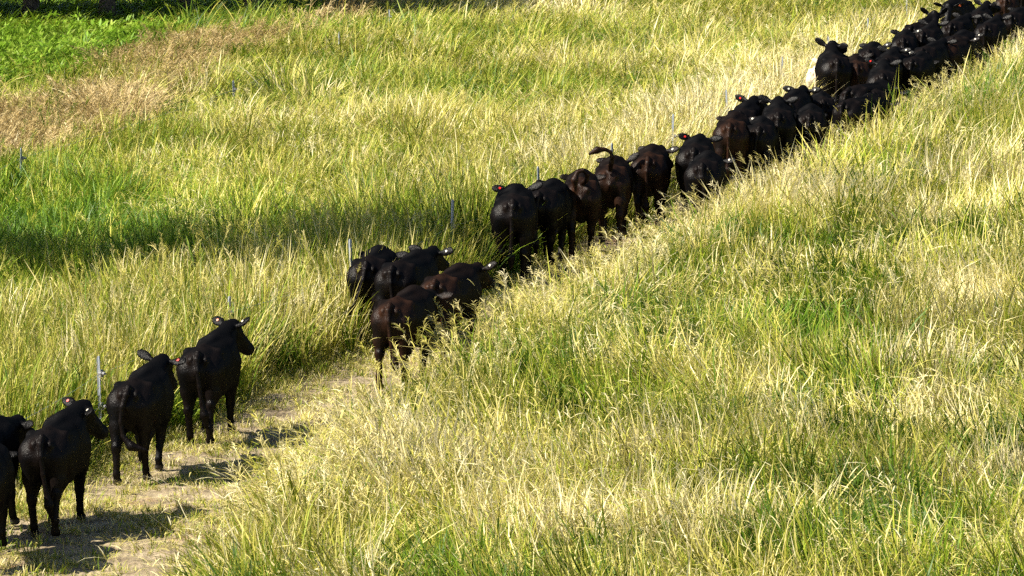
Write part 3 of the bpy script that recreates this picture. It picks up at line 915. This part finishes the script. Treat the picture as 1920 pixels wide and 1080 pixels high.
right_bank()

def stalks():
    X, Y = candidates(.34, 40, 125)
    px, py, dl, dr = side(X, Y)
    d = np.hypot(X, Y)
    edge = dr * d / FPX * d / CAM_H * .25
    eleft = -dl * d / FPX * d / CAM_H * .25
    keep = ((edge > .2) & (fbm(X, Y, 2.2, 81) > .46)) | ((eleft > .5) & (fbm(X, Y, 3.0, 82) > .62) & (px > 250) & (d < 105))
    X, Y, edge, d = X[keep], Y[keep], edge[keep], d[keep]
    n = len(X)
    # the clump's own lean is along its x axis: turn it about the vertical only
    flow = math.pi * .80 + 2.4 * (fbm(X, Y, 4, 34) - .5) + .5 * rng.standard_normal(n)
    sc = np.stack([np.ones(n), np.ones(n), rng.uniform(.6, .95, n)], 1) * rng.uniform(.8, 1.1, (n, 1))
    tint = np.stack([.52 + .5 * (rng.random(n) - .5), 1.05 + .3 * (rng.random(n) - .5), rng.random(n)], 1)
    scatter('dead_stalks', 'pale dead grass stalks lying over the standing grass', 'grass', np.stack([X, Y, np.zeros(n)], 1), pick('stalk', n), np.zeros(n), np.zeros(n), sc, tint, flow)
stalks()

# --- grass on the far (left) side of the track
GREEN_PATCH = [(-260, 28), (560, 24), (520, 60), (330, 80), (250, 120), (230, 165), (170, 190), (60, 212), (-260, 225)]
BROWN_BANDS = [[(-260, 262), (60, 242), (180, 222), (290, 205), (300, 225), (240, 275), (150, 312), (40, 340), (-260, 372)],
               [(205, 165), (250, 125), (330, 104), (430, 92), (530, 96), (500, 128), (430, 152), (370, 188), (290, 200), (230, 192)],
               [(520, 78), (640, 58), (700, 34), (780, 30), (780, 62), (660, 84), (540, 104)]]
def inside(px, py, poly):
    r = np.zeros(len(px), bool)
    j = len(poly) - 1
    for i in range(len(poly)):
        xi, yi = poly[i]; xj, yj = poly[j]
        c = ((yi > py) != (yj > py)) & (px < (xj - xi) * (py - yi) / (yj - yi + 1e-9) + xi)
        r ^= c; j = i
    return r

def left_field():
    X, Y = candidates(.23, 48, 172, 4)
    px, py, dl, dr = side(X, Y)
    d = np.hypot(X, Y)
    edge = -dl * d / FPX * d / CAM_H * .25
    wob = .4 * (vnoise(X, Y, 1.1, 41) - .5)
    k = (edge + wob > 0) & (rng.random(len(X)) < np.clip((66 / d) ** 1.25, 0, 1))
    X, Y, px, py, d, edge = X[k], Y[k], px[k], py[k], d[k], edge[k]
    jx, jy = px + 130 * (fbm(X, Y, 3, 42) - .5), py + 60 * (fbm(X, Y, 3.5, 43) - .5)
    green = inside(jx, jy, GREEN_PATCH)
    brown = (inside(jx, jy, BROWN_BANDS[0]) | inside(jx, jy, BROWN_BANDS[1]) | inside(jx, jy, BROWN_BANDS[2])) & ~green & (fbm(X, Y, 1.8, 88) > .37)
    short_lane = inside(jx, jy, [(280, 215), (470, 190), (540, 205), (430, 245), (330, 270), (230, 292)])
    n = len(X); r = rng.random(n)
    t1, t2, t3, t4, td, ta = tussock(X, Y, 1.0, 72)
    dryness = .24 + .7 * (fbm(X, Y, 9, 44) - .45) + .16 * (edge < 4) + .42 * (t1 - .5) + .12 * rng.standard_normal(n)
    dryness += .13 * np.clip((px - 500) / 700, -.5, 1.2)
    # lush strip along the tree's shade, greener at the left
    lushz = np.exp(-((py - 475) / 85) ** 2) * np.clip((800 - px) / 500, 0, 1)
    dryness -= .12 * lushz
    hgt = (.52 + .30 * t2 + .25 * (fbm(X, Y, 3, 46) - .5)) * np.clip(1.1 - .35 * td, .6, 1.1) + .15 * (rng.random(n) - .5)
    hgt = np.where(edge < 5, hgt + .42 * np.clip(1 - edge / 5, 0, 1), hgt)
    hgt *= np.clip(.75 + .4 * edge, .7, 1)
    idx = pick('tall', n)
    idx = np.where(r < .25, pick('bent', n), idx)
    idx = np.where(r > .88, pick('stem', n), idx)
    lush = ((t1 < .3) | (lushz > .8)) & (r < .7)
    idx = np.where(lush, pick('lush', n), idx)
    hgt = np.where(short_lane, .2, hgt)
    vivid = .45 * lushz
    flow = 2 * math.pi * fbm(X, Y, 6, 48)
    ld, ln = mix_lean(flow + 1.5 * (t3 - .5), .05 + .35 * t4, ta, .4 * td)
    ln = np.clip(ln + .08 * rng.standard_normal(n), 0, .8) * np.clip(edge / 2.5, .5, 1)
    wd = np.clip(d / 62, .95, 2.2)
    sc = np.stack([wd, wd, hgt / .85], 1) * rng.uniform(.85, 1.15, (n, 1))
    tint = np.stack([dryness, .95 + vivid + .35 * (rng.random(n) - .5), rng.random(n)], 1)
    pos = np.stack([X, Y, np.zeros(n)], 1)
    m = ~green & ~brown
    scatter('meadow_grass', 'yellow green meadow grass covering the far side of the track', 'grass', pos[m], idx[m], ld[m], ln[m], sc[m], tint[m])
    def sub(mask, kind, name, label, cat, hs, dr, wmul=1.0):
        q = np.where(mask)[0]; k = len(q)
        s = np.stack([wd[q] * wmul, wd[q] * wmul, hs * (.7 + .6 * fbm(X[q], Y[q], 1.5, 51))], 1) * rng.uniform(.8, 1.2, (k, 1))
        t = np.stack([dr + .6 * (fbm(X[q], Y[q], 2.0, 52) - .45), .95 + .35 * (rng.random(k) - .5), rng.random(k)], 1)
        scatter(name, label, cat, pos[q], pick(kind, k), ld[q], ln[q], s, t)
    sub(green & (r < .5), 'weed', 'green_weeds', 'bright green leafy weeds in the far left corner of the paddock', 'weeds', 1.15, .38, .8)
    sub(green & (r >= .42), 'lush', 'rank_grass', 'rank green grass growing among the leafy weeds in the far left corner', 'grass', .55, .26)
    sub(brown & (r > .6), 'bent', 'faded_grass', 'faded straw grass mixed into the brown band of the far paddock', 'grass', .55, .5)
    sub(brown & (r < .75), 'dry', 'dry_grass', 'band of brown dead seeding grass across the far left paddock', 'dry grass', .95, .35)
left_field()

# --- turf and stubble on the track itself
def track_turf():
    X, Y = candidates(.11, 42, 125, 2)
    px, py, dl, dr = side(X, Y)
    d = np.hypot(X, Y)
    el = dl * d / FPX * d / CAM_H * .25; er = -dr * d / FPX * d / CAM_H * .25
    patch = fbm(X, Y, .9, 61)
    dens = np.clip((patch - .38) * 3.5, 0.06, 1) * .66 + np.exp(-np.maximum(np.minimum(el, er), 0) / .25) * .7
    k = (el > -.3) & (er > -.3) & (rng.random(len(X)) < dens)
    X, Y, el, er, patch = X[k], Y[k], el[k], er[k], patch[k]
    n = len(X)
    hs = .55 + 1.0 * np.exp(-np.maximum(np.minimum(el, er), 0) / .35) + .5 * rng.random(n)
    t = np.stack([.42 + .9 * (fbm(X, Y, 1.4, 62) - .35) + .25 * (rng.random(n) - .5), .95 + .3 * (rng.random(n) - .5), rng.random(n)], 1)
    s = np.stack([np.ones(n), np.ones(n), hs], 1)
    lit = rng.random(n) < .22
    idx = np.where(lit, pick('stalk', n), pick('short', n))
    s = np.where(lit[:, None], np.stack([np.full(n, .45), np.full(n, .45), np.full(n, .07)], 1), s)
    t[:, 0] = np.where(lit, .55, t[:, 0])
    scatter('track_turf', 'short trampled turf growing in patches on the cattle track', 'turf', np.stack([X, Y, np.full(n, .01)], 1), idx, rng.uniform(0, 6.28, n), np.where(lit, .03, rng.uniform(0, .6, n)), s, t)
track_turf()

# --- flowering stems that lean over the track from the near edge
def fringe():
    X, Y = candidates(.3, 44, 115, 2)
    px, py, dl, dr = side(X, Y)
    d = np.hypot(X, Y)
    edge = dr * d / FPX * d / CAM_H * .25
    k = (edge > -.1) & (edge < 1.0) & (rng.random(len(X)) < .42)
    X, Y, edge = X[k], Y[k], edge[k]
    n = len(X)
    s = np.stack([np.full(n, 1.25), np.full(n, 1.25), rng.uniform(.65, 1.05, n)], 1)
    t = np.stack([.62 + .3 * (rng.random(n) - .5), 1.0 + .3 * (rng.random(n) - .5), rng.random(n)], 1)
    scatter('seeding_grass', 'pale seeding grass stems leaning over the edge of the cattle track', 'grass', np.stack([X, Y, np.zeros(n)], 1), pick('stem', n),
            rng.normal(math.pi * .85, .7, n), np.clip(rng.normal(.25, .2, n), 0, .8), s, t)
fringe()

# ------------------------------------------------------------------ trees that shade the paddock
def tree(name, label, loc, height, crown_r, crown_z, nleaf, seed, group=None, squash=.75, leaf=.16):
    rd = random.Random(seed); rn = np.random.default_rng(seed)
    root = empty(name, loc)
    tag(root, label, 'tree', group)
    vs_, fs = [], []
    def limb(pts, r):
        v, f_ = tube(pts, r, 8); o = len(vs_); vs_.extend(v); fs.extend(tuple(i + o for i in q) for q in f_)
    fork = crown_z - crown_r * squash * .6
    limb([(0, 0, -.2), (.08, .05, fork * .5), (.0, .1, fork), (.1, 0, crown_z), (.0, 0, height * .93)], [.34, .26, .22, .13, .03])
    tips = []
    for i in range(11):
        a = i * 2.4 + rd.uniform(-.4, .4); z0 = fork + (crown_z - fork) * rd.uniform(-.1, .9)
        rr = crown_r * rd.uniform(.55, .9); z1 = crown_z + crown_r * squash * rd.uniform(-.45, .7)
        m = (rr * .5 * math.cos(a), rr * .5 * math.sin(a), z0 + (z1 - z0) * .4)
        e = (rr * math.cos(a + .2), rr * math.sin(a + .2), z1)
        limb([(0, .05, z0), m, e], [.11, .07, .02]); tips.append(e)
    link('trunk', mesh_np('trunk', vs_, fs, True), M_BARK, root)
    # crown: leaves gathered in clumps round the limb ends, with gaps between
    cent = [np.array(t) for t in tips]
    while len(cent) < 46:
        p = rn.normal(size=3); p /= np.linalg.norm(p); p *= rn.uniform(.35, 1) ** .5
        cent.append(np.array([p[0] * crown_r, p[1] * crown_r, crown_z + p[2] * crown_r * squash]))
    ci = rn.integers(0, len(cent), nleaf)
    pos = np.array(cent)[ci] + rn.normal(size=(nleaf, 3)) * crown_r * np.array([.15, .15, .11])
    nrm = rn.normal(size=(nleaf, 3)); nrm /= np.linalg.norm(nrm, axis=1)[:, None]
    u = np.cross(nrm, rn.normal(size=(nleaf, 3))); u /= np.linalg.norm(u, axis=1)[:, None]
    w = np.cross(nrm, u); sz = leaf * rn.uniform(.6, 1.3, (nleaf, 1))
    V = np.stack([pos - u * sz, pos + w * sz * .45, pos + u * sz, pos - w * sz * .45], 1).reshape(-1, 3)
    F = np.arange(nleaf * 4).reshape(-1, 4)
    me = mesh_np('crown', V, F)
    c4 = np.repeat(np.stack([rn.uniform(.3, 1, nleaf), rn.uniform(0, 1, nleaf), rn.uniform(1.0, 1.6, nleaf), np.ones(nleaf)], 1), 4, 0)
    me.attributes.new('blade', 'FLOAT_COLOR', 'POINT').data.foreach_set('color', c4.astype(np.float32).ravel())
    link('crown', me, M_TREE, root)
    return root

TG = 'trees round the paddock'
tree('shade_tree', 'leafy tree beyond the left border shading the middle of the meadow', (-14.0, 64.6, 0), 14.0, 3.3, 10.4, 4600, 3, TG, leaf=.19)
tree('shade_tree', 'second leafy tree beyond the left border, further from the meadow', (-19.5, 65.5, 0), 11.5, 3.3, 8.4, 4200, 4, TG, leaf=.19)
LAB = ['dark tree beyond the top left corner', 'dark tree at the top left behind the green weeds', 'dark tree above the weeds, second from the left corner',
       'dark tree above the brown grass lump', 'dark tree nearest the fence at the top edge', 'dark tree far left, outermost of the top row']
for i, x in enumerate((-120, 50, 200, 340, 470, -280)):
    q = pix(x, 58)
    tree('shade_tree', LAB[i], (q.x, q.y + (.8 if i % 2 else -.3), 0), 8.5, 3.6, 4.6, 8000, 20 + i, TG, leaf=.22)
